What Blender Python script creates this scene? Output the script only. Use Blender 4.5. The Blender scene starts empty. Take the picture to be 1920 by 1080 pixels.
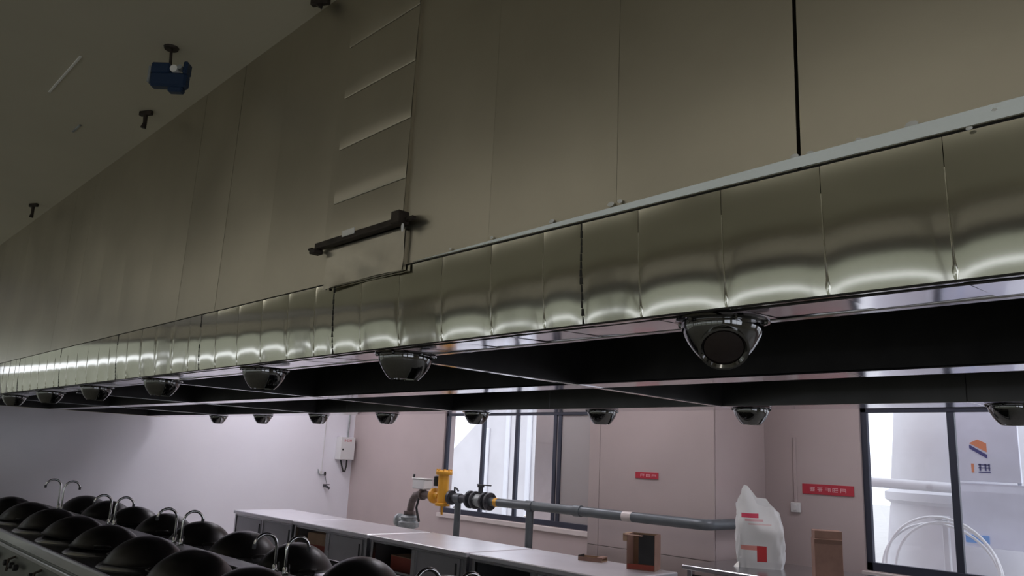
import bpy, math, random
from mathutils import Vector, Matrix

random.seed(7)
S = bpy.context.scene
C = S.collection
PI = math.pi

# ------------------------------------------------------------------ camera
H = 1.65                                   # eye height above the floor
cam_d = bpy.data.cameras.new('camera')
cam = bpy.data.objects.new('camera', cam_d)
C.objects.link(cam)
cam_d.sensor_width = 36.0
cam_d.lens = 1458.4 / 1920 * 36
cam_d.clip_start = 0.02
cam_d.clip_end = 300
right = Vector((0.691046, 0.721215, 0.048008))
down = Vector((-0.123000, 0.182784, -0.975429))
fwd = Vector((-0.712269, 0.668161, 0.215022))
m = Matrix.Identity(4)
for i in range(3):
    m[i][0] = right[i]
    m[i][1] = -down[i]
    m[i][2] = -fwd[i]
m.translation = (0, 0, H)
cam.matrix_world = m
S.camera = cam

# ------------------------------------------------------------------ world (overcast sky)
W = bpy.data.worlds.new('overcast_sky')
S.world = W
W.use_nodes = True
bg = W.node_tree.nodes['Background']
bg.inputs[0].default_value = (0.93, 0.94, 1.0, 1)
bg.inputs[1].default_value = 2.0

AISLE_FILL = 13.0                          # brightness of the unseen fill lamps added behind the hood
FRONT_FILL = 3.6                          # and of those added on the viewer's side

# ------------------------------------------------------------------ view
S.view_settings.view_transform = 'Standard'
S.view_settings.look = 'None'
S.view_settings.exposure = 0.0
S.view_settings.gamma = 1.0
S.view_settings.use_curve_mapping = False
S.cycles.max_bounces = 7
S.cycles.diffuse_bounces = 4
S.cycles.glossy_bounces = 4
S.cycles.transparent_max_bounces = 12
S.cycles.caustics_reflective = True
S.cycles.sample_clamp_indirect = 6.0
S.cycles.adaptive_threshold = 0.02


def portal(name, loc, rot, sx, sy):
    """Sampling portal in a window opening (gives no light of its own)."""
    d = bpy.data.lights.new(name, 'AREA')
    d.shape = 'RECTANGLE'
    d.size = sx
    d.size_y = sy
    d.cycles.is_portal = True
    o = bpy.data.objects.new(name, d)
    o.location = loc
    o.rotation_euler = rot
    C.objects.link(o)


# ------------------------------------------------------------------ materials
MATS = {}


def mat(name, col, rough=0.5, metal=0.0, noise=0.0, nscale=5.0, stretch=(1, 1, 1), bump=0.0, bscale=40.0,
        rnoise=0.0, coat=0.0, spec=0.5, bstretch=None):
    if name in MATS:
        return MATS[name]
    m = bpy.data.materials.new(name)
    m.use_nodes = True
    nt = m.node_tree
    b = nt.nodes['Principled BSDF']
    b.inputs['Base Color'].default_value = (*col, 1)
    b.inputs['Roughness'].default_value = rough
    b.inputs['Metallic'].default_value = metal
    b.inputs['Coat Weight'].default_value = coat
    b.inputs['Specular IOR Level'].default_value = spec
    tc = nt.nodes.new('ShaderNodeTexCoord')
    mp = nt.nodes.new('ShaderNodeMapping')
    mp.inputs['Scale'].default_value = stretch
    geo = nt.nodes.new('ShaderNodeNewGeometry')
    nt.links.new(geo.outputs['Position'], mp.inputs['Vector'])
    n = nt.nodes.new('ShaderNodeTexNoise')
    n.inputs['Scale'].default_value = nscale
    n.inputs['Detail'].default_value = 5
    nt.links.new(mp.outputs[0], n.inputs['Vector'])
    if noise > 0:
        r = nt.nodes.new('ShaderNodeValToRGB')
        r.color_ramp.elements[0].position = 0.3
        r.color_ramp.elements[1].position = 0.7
        r.color_ramp.elements[0].color = (*[c * (1 - noise) for c in col], 1)
        r.color_ramp.elements[1].color = (*[min(1, c * (1 + noise)) for c in col], 1)
        nt.links.new(n.outputs['Fac'], r.inputs['Fac'])
        nt.links.new(r.outputs['Color'], b.inputs['Base Color'])
    if rnoise > 0:
        mr = nt.nodes.new('ShaderNodeMapRange')
        mr.inputs['To Min'].default_value = max(0.02, rough - rnoise)
        mr.inputs['To Max'].default_value = rough + rnoise
        nt.links.new(n.outputs['Fac'], mr.inputs['Value'])
        nt.links.new(mr.outputs[0], b.inputs['Roughness'])
    if bump > 0:
        mp2 = nt.nodes.new('ShaderNodeMapping')
        mp2.inputs['Scale'].default_value = bstretch or (1, 1, 1)
        nt.links.new(geo.outputs['Position'], mp2.inputs['Vector'])
        n2 = nt.nodes.new('ShaderNodeTexNoise')
        n2.inputs['Scale'].default_value = bscale
        n2.inputs['Detail'].default_value = 3
        nt.links.new(mp2.outputs[0], n2.inputs['Vector'])
        bp = nt.nodes.new('ShaderNodeBump')
        bp.inputs['Strength'].default_value = bump
        bp.inputs['Distance'].default_value = 0.01
        nt.links.new(n2.outputs['Fac'], bp.inputs['Height'])
        nt.links.new(bp.outputs[0], b.inputs['Normal'])
    MATS[name] = m
    return m


def glass_mat(name='window_glass', tint=(0.93, 0.95, 0.97)):
    m = bpy.data.materials.new(name)
    m.use_nodes = True
    nt = m.node_tree
    nt.nodes.remove(nt.nodes['Principled BSDF'])
    out = nt.nodes['Material Output']
    tr = nt.nodes.new('ShaderNodeBsdfTransparent')
    tr.inputs[0].default_value = (*tint, 1)
    gl = nt.nodes.new('ShaderNodeBsdfGlossy')
    gl.inputs['Roughness'].default_value = 0.02
    lw = nt.nodes.new('ShaderNodeLayerWeight')
    lw.inputs['Blend'].default_value = 0.5
    pw = nt.nodes.new('ShaderNodeMath')
    pw.operation = 'POWER'
    pw.inputs[1].default_value = 5.0
    ad = nt.nodes.new('ShaderNodeMath')
    ad.operation = 'MULTIPLY_ADD'
    ad.inputs[1].default_value = 0.9
    ad.inputs[2].default_value = 0.03
    nt.links.new(lw.outputs['Facing'], pw.inputs[0])
    nt.links.new(pw.outputs[0], ad.inputs[0])
    mx = nt.nodes.new('ShaderNodeMixShader')
    nt.links.new(ad.outputs[0], mx.inputs[0])
    nt.links.new(tr.outputs[0], mx.inputs[1])
    nt.links.new(gl.outputs[0], mx.inputs[2])
    nt.links.new(mx.outputs[0], out.inputs[0])
    return m


M_GLASS = glass_mat()
M_DIM1 = glass_mat('dimmed_glass', (0.40, 0.41, 0.37))  # dimmed to set the brightness of the stripes mirrored in the hood
M_DIM2 = glass_mat('darker_dimmed_glass', (0.26, 0.25, 0.22))  # dimmed further for the upper mirrored stripe
M_CLAD = mat('brushed_hood_steel', (0.55, 0.515, 0.435), 0.36, 1.0, noise=0.10, nscale=1.6, rnoise=0.05,
             bump=0.04, bscale=4, bstretch=(1, 1, 1))
M_BAND = mat('rolled_lip_steel', (0.66, 0.645, 0.56), 0.10, 1.0, noise=0.05, nscale=2.5, rnoise=0.02,
             bump=0.02, bscale=9, bstretch=(1, 1, 0.4))
M_LIP = mat('polished_lip_steel', (0.80, 0.78, 0.84), 0.11, 1.0, noise=0.06, nscale=3, bump=0.05, bscale=6)
M_TRIM = mat('bright_steel_trim', (0.70, 0.71, 0.70), 0.25, 1.0)
M_NEARBLACK = mat('near_black_steel', (0.045, 0.043, 0.045), 0.45, 0.6, noise=0.3, nscale=4)  # near-black base puts the deep shade inside the hood into the colour
M_GUTTER = mat('dull_gutter_steel', (0.20, 0.195, 0.20), 0.3, 1.0, noise=0.15, nscale=3)
M_SEAL = mat('black_sealant', (0.02, 0.019, 0.017), 0.6, 0.0)
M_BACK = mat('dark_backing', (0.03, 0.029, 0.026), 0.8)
M_DAB = mat('silver_sealant', (0.88, 0.88, 0.86), 0.5, 0.0)
M_LAMP = mat('dark_chrome', (0.20, 0.20, 0.20), 0.07, 1.0)
M_LENS = mat('lamp_glass', (0.018, 0.010, 0.010), 0.05, 0.0, spec=0.8)
M_WOK = mat('black_iron', (0.012, 0.0105, 0.0105), 0.36, 0.3, noise=0.4, nscale=9, rnoise=0.1)
M_STEEL = mat('kitchen_steel', (0.52, 0.52, 0.54), 0.25, 1.0, noise=0.06, nscale=4)
M_TOP = mat('worktop_steel', (0.80, 0.79, 0.84), 0.33, 0.75, noise=0.04, nscale=3)
M_CABDOOR = mat('cabinet_steel', (0.40, 0.40, 0.42), 0.35, 0.8, noise=0.06, nscale=3)
M_RANGE = mat('range_steel', (0.20, 0.205, 0.195), 0.40, 0.85, noise=0.2, nscale=4)
M_RTOP = mat('sooty_range_top', (0.10, 0.10, 0.10), 0.35, 0.8, noise=0.3, nscale=5)
M_CHROME = mat('tap_chrome', (0.75, 0.75, 0.77), 0.12, 1.0)
M_WHITE = mat('white_wall_panel', (0.84, 0.825, 0.90), 0.16, 0.0, noise=0.02, nscale=1.2, bump=0.03, bscale=2)
M_TILE = mat('beige_wall_tile', (0.50, 0.415, 0.41), 0.25, 0.0, noise=0.04, nscale=1.3)
M_GROUT = mat('tile_grout', (0.20, 0.17, 0.16), 0.8)
M_CEIL = mat('drab_ceiling_paint', (0.60, 0.56, 0.45), 0.85, noise=0.04, nscale=1.0)
M_FLOOR = mat('grey_floor_tile', (0.46, 0.45, 0.42), 0.4, noise=0.1, nscale=3)
M_PAINT = mat('cream_wall_paint', (0.60, 0.57, 0.48), 0.6, noise=0.04, nscale=1.0)
M_FRAME = mat('slate_window_frame', (0.045, 0.050, 0.075), 0.4, 0.3)
M_SILL = mat('pale_sill_stone', (0.62, 0.55, 0.54), 0.4, noise=0.05)
M_PANEREFL = mat('beige_pane_reflection', (0.34, 0.31, 0.31), 0.5)  # opaque beige stands in for the room reflected in the glass
M_RED = mat('sign_red', (0.50, 0.035, 0.06), 0.4)
M_PINK = mat('sign_lettering', (0.75, 0.42, 0.46), 0.5)
M_BLACK = mat('black_rubber', (0.02, 0.02, 0.022), 0.5)
M_RUST = mat('rusty_dark_iron', (0.045, 0.034, 0.028), 0.6, 0.4, noise=0.4, nscale=14)
M_LABEL = mat('white_label', (0.92, 0.91, 0.88), 0.5)
M_BLUE = mat('blue_plastic', (0.010, 0.032, 0.085), 0.45)
M_PIPE = mat('grey_gas_pipe', (0.125, 0.14, 0.155), 0.38, 0.2, noise=0.1, nscale=6)
M_DARKPIPE = mat('dark_fitting_iron', (0.07, 0.07, 0.08), 0.45, 0.4, noise=0.2, nscale=12)
M_BROWNPIPE = mat('brown_grey_pipe', (0.14, 0.11, 0.105), 0.5, 0.2, noise=0.25, nscale=12)
M_YELLOW = mat('yellow_enamel', (0.78, 0.38, 0.035), 0.4, noise=0.08, nscale=8)
M_CAST = mat('pale_cast_iron', (0.34, 0.36, 0.37), 0.5, 0.4, noise=0.35, nscale=12)
M_BOXW = mat('white_enamel', (0.72, 0.71, 0.72), 0.35)
M_CARD = mat('brown_cardboard', (0.26, 0.15, 0.115), 0.8, noise=0.12, nscale=10)
M_CARDIN = mat('cardboard_inside', (0.36, 0.24, 0.16), 0.85, noise=0.1, nscale=9)
M_CARDDK = mat('dark_parcel_tape', (0.16, 0.085, 0.06), 0.5)
M_CARDRED = mat('red_printed_card', (0.30, 0.05, 0.03), 0.6)
M_TANK = mat('white_tank_plastic', (0.70, 0.70, 0.74), 0.45, noise=0.03)
M_BLUEP = mat('sky_blue_print', (0.25, 0.45, 0.85), 0.5)
M_BOARD = mat('pale_blue_board', (0.78, 0.80, 0.93), 0.5, noise=0.05)
M_HOSE = mat('clear_white_hose', (0.85, 0.85, 0.88), 0.3)
M_GROUND = mat('pale_concrete', (0.55, 0.54, 0.53), 0.9, noise=0.08)
M_FACADE = mat('pale_render', (0.62, 0.60, 0.62), 0.8, noise=0.06, nscale=1.5)
M_ORANGE = mat('logo_orange', (0.80, 0.30, 0.16), 0.5)
M_NAVY = mat('logo_navy', (0.09, 0.09, 0.26), 0.5)
M_CANOPY = mat('canopy_sheet', (0.5, 0.5, 0.5), 0.7)


# ------------------------------------------------------------------ mesh helpers
class MB:
    def __init__(self):
        self.v = []
        self.f = []

    def add(self, vs, fs):
        k = len(self.v)
        self.v += [tuple(p) for p in vs]
        self.f += [tuple(i + k for i in f) for f in fs]
        return self

    def box(self, x0, x1, y0, y1, z0, z1):
        return self.add([(x0, y0, z0), (x1, y0, z0), (x1, y1, z0), (x0, y1, z0),
                         (x0, y0, z1), (x1, y0, z1), (x1, y1, z1), (x0, y1, z1)],
                        [(0, 3, 2, 1), (4, 5, 6, 7), (0, 1, 5, 4), (1, 2, 6, 5), (2, 3, 7, 6), (3, 0, 4, 7)])

    def cbox(self, x0, x1, y0, y1, z0, z1, c=0.006):
        """Box with chamfered edges."""
        xs, ys, zs = (x0, x1), (y0, y1), (z0, z1)
        cx, cy, cz = (x0 + x1) / 2, (y0 + y1) / 2, (z0 + z1) / 2
        c = min(c, (x1 - x0) / 2.2, (y1 - y0) / 2.2, (z1 - z0) / 2.2)
        V = []
        idx = {}
        for i in (0, 1):
            for j in (0, 1):
                for k in (0, 1):
                    sx, sy, sz = (1, -1)[i], (1, -1)[j], (1, -1)[k]
                    for a in range(3):
                        p = [xs[i], ys[j], zs[k]]
                        if a != 0:
                            p[0] += sx * c
                        if a != 1:
                            p[1] += sy * c
                        if a != 2:
                            p[2] += sz * c
                        idx[(i, j, k, a)] = len(V)
                        V.append(p)
        F = []
        for s in (0, 1):
            F.append([idx[(s, 0, 0, 0)], idx[(s, 1, 0, 0)], idx[(s, 1, 1, 0)], idx[(s, 0, 1, 0)]])
            F.append([idx[(0, s, 0, 1)], idx[(1, s, 0, 1)], idx[(1, s, 1, 1)], idx[(0, s, 1, 1)]])
            F.append([idx[(0, 0, s, 2)], idx[(1, 0, s, 2)], idx[(1, 1, s, 2)], idx[(0, 1, s, 2)]])
        for a in (0, 1):
            for b in (0, 1):
                F.append([idx[(0, a, b, 1)], idx[(1, a, b, 1)], idx[(1, a, b, 2)], idx[(0, a, b, 2)]])
                F.append([idx[(a, 0, b, 0)], idx[(a, 1, b, 0)], idx[(a, 1, b, 2)], idx[(a, 0, b, 2)]])
                F.append([idx[(a, b, 0, 0)], idx[(a, b, 1, 0)], idx[(a, b, 1, 1)], idx[(a, b, 0, 1)]])
        for i in (0, 1):
            for j in (0, 1):
                for k in (0, 1):
                    F.append([idx[(i, j, k, 0)], idx[(i, j, k, 1)], idx[(i, j, k, 2)]])
        cen = Vector((cx, cy, cz))
        G = []
        for f in F:
            p = [Vector(V[i]) for i in f]
            n = (p[1] - p[0]).cross(p[2] - p[0])
            fc = sum(p, Vector()) / len(p)
            G.append(f if n.dot(fc - cen) > 0 else f[::-1])
        return self.add(V, G)

    def lathe(self, prof, n=24, loc=(0, 0, 0), axis='z', cap=True):
        """prof: list of (radius, height) along the axis."""
        vs = []
        fs = []
        for r, h in prof:
            for i in range(n):
                a = 2 * PI * i / n
                p = (r * math.cos(a), r * math.sin(a), h)
                if axis == 'x':
                    p = (p[2], p[0], p[1])
                elif axis == 'y':
                    p = (p[1], p[2], p[0])
                vs.append((p[0] + loc[0], p[1] + loc[1], p[2] + loc[2]))
        k = len(prof)
        up = prof[-1][1] >= prof[0][1]
        for j in range(k - 1):
            for i in range(n):
                q = (j * n + i, j * n + (i + 1) % n, (j + 1) * n + (i + 1) % n, (j + 1) * n + i)
                fs.append(q if up else q[::-1])
        if cap:
            a = tuple(range(n))
            b = tuple((k - 1) * n + i for i in range(n))
            fs.append(a[::-1] if up else a)
            fs.append(b if up else b[::-1])
        return self.add(vs, fs)

    def tube(self, pts, r, n=10, closed=False):
        P = [Vector(p) for p in pts]
        k = len(P)
        rr = r if isinstance(r, (list, tuple)) else [r] * k
        vs = []
        fs = []
        nrm = None
        for i in range(k):
            if closed:
                t = (P[(i + 1) % k] - P[i - 1]).normalized()
            else:
                t = (P[min(i + 1, k - 1)] - P[max(i - 1, 0)]).normalized()
            if nrm is None:
                a = Vector((0, 0, 1)) if abs(t.z) < 0.9 else Vector((1, 0, 0))
                nrm = t.cross(a).normalized()
            else:
                nrm = (nrm - t * nrm.dot(t)).normalized()
            b = t.cross(nrm)
            for j in range(n):
                a = 2 * PI * j / n
                vs.append(P[i] + (nrm * math.cos(a) + b * math.sin(a)) * rr[i])
        for i in range(k if closed else k - 1):
            i2 = (i + 1) % k
            for j in range(n):
                fs.append((i * n + j, i * n + (j + 1) % n, i2 * n + (j + 1) % n, i2 * n + j))
        if not closed:
            fs.append(tuple(range(n))[::-1])
            fs.append(tuple((k - 1) * n + j for j in range(n)))
        return self.add(vs, fs)

    def mesh(self, name, material, smooth=None):
        me = bpy.data.meshes.new(name)
        me.from_pydata(self.v, [], self.f)
        me.materials.append(material)
        me.update()
        if smooth:
            me.polygons.foreach_set('use_smooth', [True] * len(me.polygons))
            me.update()
            try:
                me.set_sharp_from_angle(angle=math.radians(smooth))
            except Exception:
                pass
        return me

    def obj(self, name, material, parent=None, smooth=None, loc=None, label=None):
        return link(name, self.mesh(name, material, smooth), parent, loc, label)


def link(name, data, parent=None, loc=None, label=None):
    o = bpy.data.objects.new(name, data)
    C.objects.link(o)
    if parent:
        o.parent = parent
    if loc:
        o.location = loc
    if label:
        o['label'] = label
    return o


def tag(o, label, cat, group=None):
    o['label'] = label
    o['category'] = cat
    if group:
        o['group'] = group
    return o


def thing(name, label, cat, loc=(0, 0, 0), rz=0.0, group=None):
    o = bpy.data.objects.new(name, None)
    o.empty_display_size = 0.1
    C.objects.link(o)
    o.location = loc
    o.rotation_euler = (0, 0, rz)
    return tag(o, label, cat, group)


def structure(o, label):
    o['kind'] = 'structure'
    o['label'] = label
    return o


def copy_tree(o, parent=None):
    c = o.copy()
    C.objects.link(c)
    c.parent = parent
    for ch in list(o.children):
        copy_tree(ch, c)
    return c


def arc(cx, cy, r, a0, a1, n):
    return [(cx + r * math.cos(a0 + (a1 - a0) * i / n), cy + r * math.sin(a0 + (a1 - a0) * i / n)) for i in range(n + 1)]


# ================================================================== ROOM SHELL
XL, XR, YF, YB, ZC = -12.6, 4.2, -6.0, 8.0, 3.71
structure(MB().box(XL - .2, XR + .2, YF - .2, YB + .2, -.2, 0).obj('floor', M_FLOOR), 'grey tiled kitchen floor')
structure(MB().box(XL - .2, XR + .2, YF - .2, YB + .2, ZC, ZC + .2).obj('ceiling', M_CEIL),
          'drab olive painted concrete ceiling above the hood')


def wall_with_openings(name, axis, pos, thick, a0, a1, holes, material, label):
    """Wall made of solid blocks around rectangular openings. holes: (a0,a1,z0,z1)."""
    mb = MB()

    def blk(p, q, z0, z1):
        if q - p < 1e-4 or z1 - z0 < 1e-4:
            return
        if axis == 'x':
            mb.box(p, q, pos, pos + thick, z0, z1)
        else:
            mb.box(pos, pos + thick, p, q, z0, z1)
    cur = a0
    for (p, q, z0, z1) in sorted(holes):
        blk(cur, p, 0, ZC)
        blk(p, q, 0, z0)
        blk(p, q, z1, ZC)
        cur = q
    blk(cur, a1, 0, ZC)
    return structure(mb.obj(name, material), label)


SILL, HEAD = 0.79, 2.34
LW = [(-5.9 + 2.3 * i, -5.9 + 2.3 * i + 2.24, .10, 3.45) for i in range(3)]
wall_with_openings('wall_left', 'y', XL - .2, .2, YF, YB, LW, M_WHITE, 'glossy white panelled wall at the end of the kitchen')
W1 = (-9.95, -6.40, SILL, HEAD)
W2 = (-3.33, -0.75, SILL - .02, HEAD)
W3 = (0.3, 3.4, SILL, HEAD)
wall_with_openings('wall_back', 'x', YB, .22, XL - .2, XR + .2, [W1, W2, W3], M_TILE,
                   'beige pink tiled wall with dark framed windows')
FW = [(-12.1 + 2.3 * i, -12.1 + 2.3 * i + 2.24, .10, 3.45) for i in range(7)]
wall_with_openings('wall_front', 'x', YF - .2, .2, XL - .2, XR + .2, FW, M_PAINT, 'cream painted wall behind the viewer')
RW = [(-5.2, -2.2, .9, 2.6), (-1.6, 1.4, .9, 2.6), (4.6, 7.4, .9, 2.6)]
wall_with_openings('wall_right', 'y', XR, .2, YF, YB, RW, M_PAINT, 'cream painted wall to the right of the viewer')


def window(n, axis, pos, hole, mull, label, t=.055, opaque=()):
    a0, a1, z0, z1 = hole
    e = bpy.data.objects.new('window_%d' % n, None)
    C.objects.link(e)
    structure(e, label)

    def B(p, q, d0, d1, u, v):
        mb = MB()
        if axis == 'x':
            return mb.cbox(p, q, pos + d0, pos + d1, u, v, .004)
        return mb.cbox(pos + d0, pos + d1, p, q, u, v, .004)
    B(a0, a1, .03, .09, z1 - t, z1).obj('frame_head', M_FRAME, e)
    B(a0, a1, .03, .09, z0, z0 + t * 1.3).obj('frame_bottom', M_FRAME, e)
    B(a0, a0 + t, .03, .09, z0, z1).obj('frame_side', M_FRAME, e)
    B(a1 - t, a1, .03, .09, z0, z1).obj('frame_side', M_FRAME, e)
    edges = [a0 + t] + list(mull) + [a1 - t]
    for x in mull:
        B(x - t * .55, x + t * .55, .035, .085, z0 + t, z1 - t).obj('mullion', M_FRAME, e)
    for i in range(len(edges) - 1):
        mb = B(edges[i], edges[i + 1], .055, .061, z0 + t, z1 - t)
        mb.obj('pane', M_PANEREFL if i in opaque else M_GLASS, e)
    return e


w1 = window(1, 'x', YB, W1, [-9.06, -8.32, -7.55, -7.46], 'wide dark framed window behind the gas pipe with a beige reflection coloured onto its right panes',
            opaque=(3, 4))
w2 = window(2, 'x', YB, W2, [-2.50, -1.62], 'dark framed window with a white tank and hose outside', t=.06)
window(3, 'x', YB, W3, [1.85], 'dark framed window at the right end of the tiled wall')
def stripe_window(n, axis, h, label, strip=(1.42, 1.57), rail=(2.30, 2.80)):
    """Tall window: filmed glass with a clear strip at eye height."""
    e = bpy.data.objects.new('window_%d' % n, None)
    C.objects.link(e)
    structure(e, label)

    def B(p, q, d0, d1, u, v, c):
        mb = MB()
        return mb.cbox(p, q, YF - d1, YF - d0, u, v, c) if axis == 'x' else mb.cbox(XL - d1, XL - d0, p, q, u, v, c)
    for (za, zb) in ((.10, .16), rail, (3.42, 3.45)):
        B(h[0], h[1], .11, .17, za, zb, .004).obj('frame_rail', M_GUTTER, e)
    for xa in (h[0], h[1] - .04):
        B(xa, xa + .04, .11, .17, .10, 3.45, .004).obj('frame_side', M_FRAME, e)
    for (za, zb, mm) in ((.16, strip[0], M_DIM1), (*strip, M_GLASS), (strip[1], rail[0], M_DIM1), (rail[1], 3.42, M_DIM2)):
        B(h[0] + .04, h[1] - .04, .137, .143, za + .001, zb - .001, .001).obj('pane', mm, e)


for i, h in enumerate(FW):  # windows added behind the viewer for bright stripes on the hood band
    stripe_window(4 + i, 'x', h, 'added unseen window with dimmed glass and a clear strip in the front wall, number %d from the left' % (i + 1))
for i, h in enumerate(LW):  # added out of view to carry the stripes along the band's left part
    stripe_window(14 + i, 'y', h, 'added unseen window with dimmed glass in the front half of the white end wall, number %d from the front' % (i + 1),
                  ((1.66, 1.80), (2.05, 2.20), (2.40, 2.55))[i], ((2.72, 2.90), (2.86, 3.00), (3.00, 3.10))[i])
for i, h in enumerate(RW):  # windows added out of view for fill daylight
    window(11 + i, 'y', XR, h, [(h[0] + h[1]) / 2], 'added unseen window in the right wall, number %d from the front' % (i + 1))
for i, h in enumerate((W1, W2)):
    o = MB().cbox(h[0] - .03, h[1] + .03, YB - .035, YB + .04, SILL - .07, SILL - .005 - .02 * i, .006).obj(
        'window_sill', M_SILL, (w1, w2)[i])
for nm, h in (('daylight_portal', W1), ('daylight_portal', W2), ('daylight_portal', W3)):
    portal(nm, ((h[0] + h[1]) / 2, YB + .15, (h[2] + h[3]) / 2), (-PI / 2, 0, 0), h[1] - h[0], h[3] - h[2])
for h in FW:
    portal('daylight_portal', ((h[0] + h[1]) / 2, YF - .15, (h[2] + h[3]) / 2), (PI / 2, 0, 0), h[1] - h[0], h[3] - h[2])
for h in LW:
    portal('daylight_portal', (XL - .18, (h[0] + h[1]) / 2, (h[2] + h[3]) / 2), (PI / 2, 0, -PI / 2), h[1] - h[0], h[3] - h[2])
for h in RW:
    portal('daylight_portal', (XR + .15, (h[0] + h[1]) / 2, (h[2] + h[3]) / 2), (PI / 2, 0, PI / 2), h[1] - h[0], h[3] - h[2])

# tiled service shaft that projects from the back wall
shaft = bpy.data.objects.new('wall_shaft', None)
C.objects.link(shaft)
structure(shaft, 'beige tiled service shaft projecting from the back wall')
SX0, SX1, SY = -6.02, -4.37, 7.0
MB().box(SX0 + .008, SX1 - .008, SY + .008, YB, 0, ZC).obj('core', M_GROUT, shaft)
zs = [0, .765, ZC]
xs = [SX0, -5.86, SX1]
for i in range(2):
    for j in range(2):
        MB().cbox(xs[j] + .003, xs[j + 1] - .003, SY - .004, SY + .012, zs[i] + .003, zs[i + 1] - .003, .002).obj('tile', M_TILE, shaft)
    MB().cbox(SX1 - .012, SX1 + .004, SY + .013, YB - .003, zs[i] + .003, zs[i + 1] - .003, .002).obj('tile', M_TILE, shaft)
    MB().cbox(SX0 - .004, SX0 + .012, SY + .013, YB - .003, zs[i] + .003, zs[i + 1] - .003, .002).obj('tile', M_TILE, shaft)
# pale streaks on the ceiling, built as thin strips
structure(MB().cbox(-5.20, -4.55, .912, .926, ZC - .006, ZC, .002).obj('ceiling_streak_1', M_LABEL), 'thin pale streak on the ceiling')
structure(MB().cbox(-5.78, -5.60, 1.195, 1.21, ZC - .006, ZC, .002).obj('ceiling_streak_2', M_CAST), 'short dull streak on the ceiling')

# ================================================================== EXHAUST HOOD
Y1, Y2 = 1.60, 4.50                      # near and far outer faces
ZB, ZS = H + .378, H + .673              # underside and seam height
YI1, YI2 = 1.91, 4.18                    # inner edges of the two lips
HX0, HX1 = -12.3, 1.55
hood = thing('exhaust_hood', 'long stainless steel exhaust hood with a pillowed lower band and panelled upper cladding',
             'exhaust hood', (0, 0, 0))


def band_profile(s, roll=1.0):
    """s = 0 at the seam .. 1 at the bottom edge -> (y offset inwards, z). The sheet rolls under towards the bottom."""
    z = ZS - .004 + (ZB - (ZS - .004)) * s
    t0, t1 = math.radians(.2), math.radians(9.8) * roll
    # integral of the tilt
    n = 24
    y = 0
    for i in range(n):
        u = (i + .5) / n * s
        t = t0 + (t1 - t0) * (u ** 1.3)
        y += math.tan(t) * (ZS - ZB) * s / n
    return y, z


band_cache = {}


def band_mesh(w, var):
    key = (round(w, 3), var)
    if key in band_cache:
        return band_cache[key]
    rnd = random.Random(var)
    amp = .0010 * (.6 + .8 * rnd.random())
    ph = rnd.uniform(-.06, .06)
    nx, nz = 14, 22
    mb = MB()
    vs = []
    for j in range(nz + 1):
        s = j / nz
        for i in range(nx + 1):
            u = i / nx
            pil = (1 - (abs(2 * (u + ph * u * (1 - u) * 4) - 1)) ** 3)
            yo, z = band_profile(s, .86 + .20 * pil)
            edge = math.exp(-((min(u, 1 - u)) * w / .010) ** 2)
            y = yo - amp * pil * (.3 + .7 * s) + .0009 * edge * (.3 + s)
            vs.append((u * w, y, z))
    fs = []
    for j in range(nz):
        for i in range(nx):
            a = j * (nx + 1) + i
            fs.append((a, a + nx + 1, a + nx + 2, a + 1))
    k = len(vs)
    # skirt so that the sheet has depth
    rim = [i for i in range(nx + 1)] + [j * (nx + 1) + nx for j in range(1, nz + 1)] + \
          [nz * (nx + 1) + i for i in range(nx - 1, -1, -1)] + [j * (nx + 1) for j in range(nz - 1, 0, -1)]
    for r in rim:
        v = vs[r]
        vs.append((v[0], v[1] + .02, v[2]))
    q = len(rim)
    for i in range(q):
        a, b = rim[i], rim[(i + 1) % q]
        fs.append((a, b, k + (i + 1) % q, k + i))
    mb.add(vs, fs)
    me = mb.mesh('band_panel', M_BAND, smooth=50)
    band_cache[key] = me
    return me


# lower band: sections 1.335 m long, five creases each, black sealed joints between the sections
joints = []
x = -1.428
while x > HX0:
    x -= 1.335
x += 1.335
seams = [HX0]
while x < HX1:
    joints.append(x)
    for d in (0, .202, .453, .702, .953, 1.185):
        if HX0 + .05 < x + d < HX1 - .05:
            seams.append(x + d)
    x += 1.335
first = joints[0]
for d in (.15, .40, .65, .90, 1.15):
    if first - d > HX0 + .05:
        seams.append(first - d)
seams = sorted(set(round(s, 3) for s in seams)) + [HX1]
for i in range(len(seams) - 1):
    w = seams[i + 1] - seams[i]
    link('band_panel', band_mesh(w - .0015, i % 5), hood, (seams[i], Y1, 0))
rib_me = None
for i, sx in enumerate(seams[1:-1]):
    if any(abs(sx - jx) < .01 for jx in joints):
        continue
    if rib_me is None:
        vs, fs = [], []
        for j in range(15):
            q = .22 + .775 * j / 14
            yo, z = band_profile(q, .86)
            wd = .0016 + .0022 * max(0, q - .4) + (.004 * math.exp(-((q - .93) / .035) ** 2))
            hh = .0016 + .0012 * q + .001 * math.exp(-((q - .93) / .035) ** 2)
            for k in range(7):
                a = PI * k / 6
                vs.append((-wd * math.cos(a), yo + .001 - hh * math.sin(a), z))
        for j in range(14):
            for k in range(6):
                a = j * 7 + k
                fs.append((a, a + 7, a + 8, a + 1))
        rib_me = MB().add(vs, fs).mesh('seam_rib', M_BAND, 70)
    link('seam_rib', rib_me, hood, (sx, Y1, 0))
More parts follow.
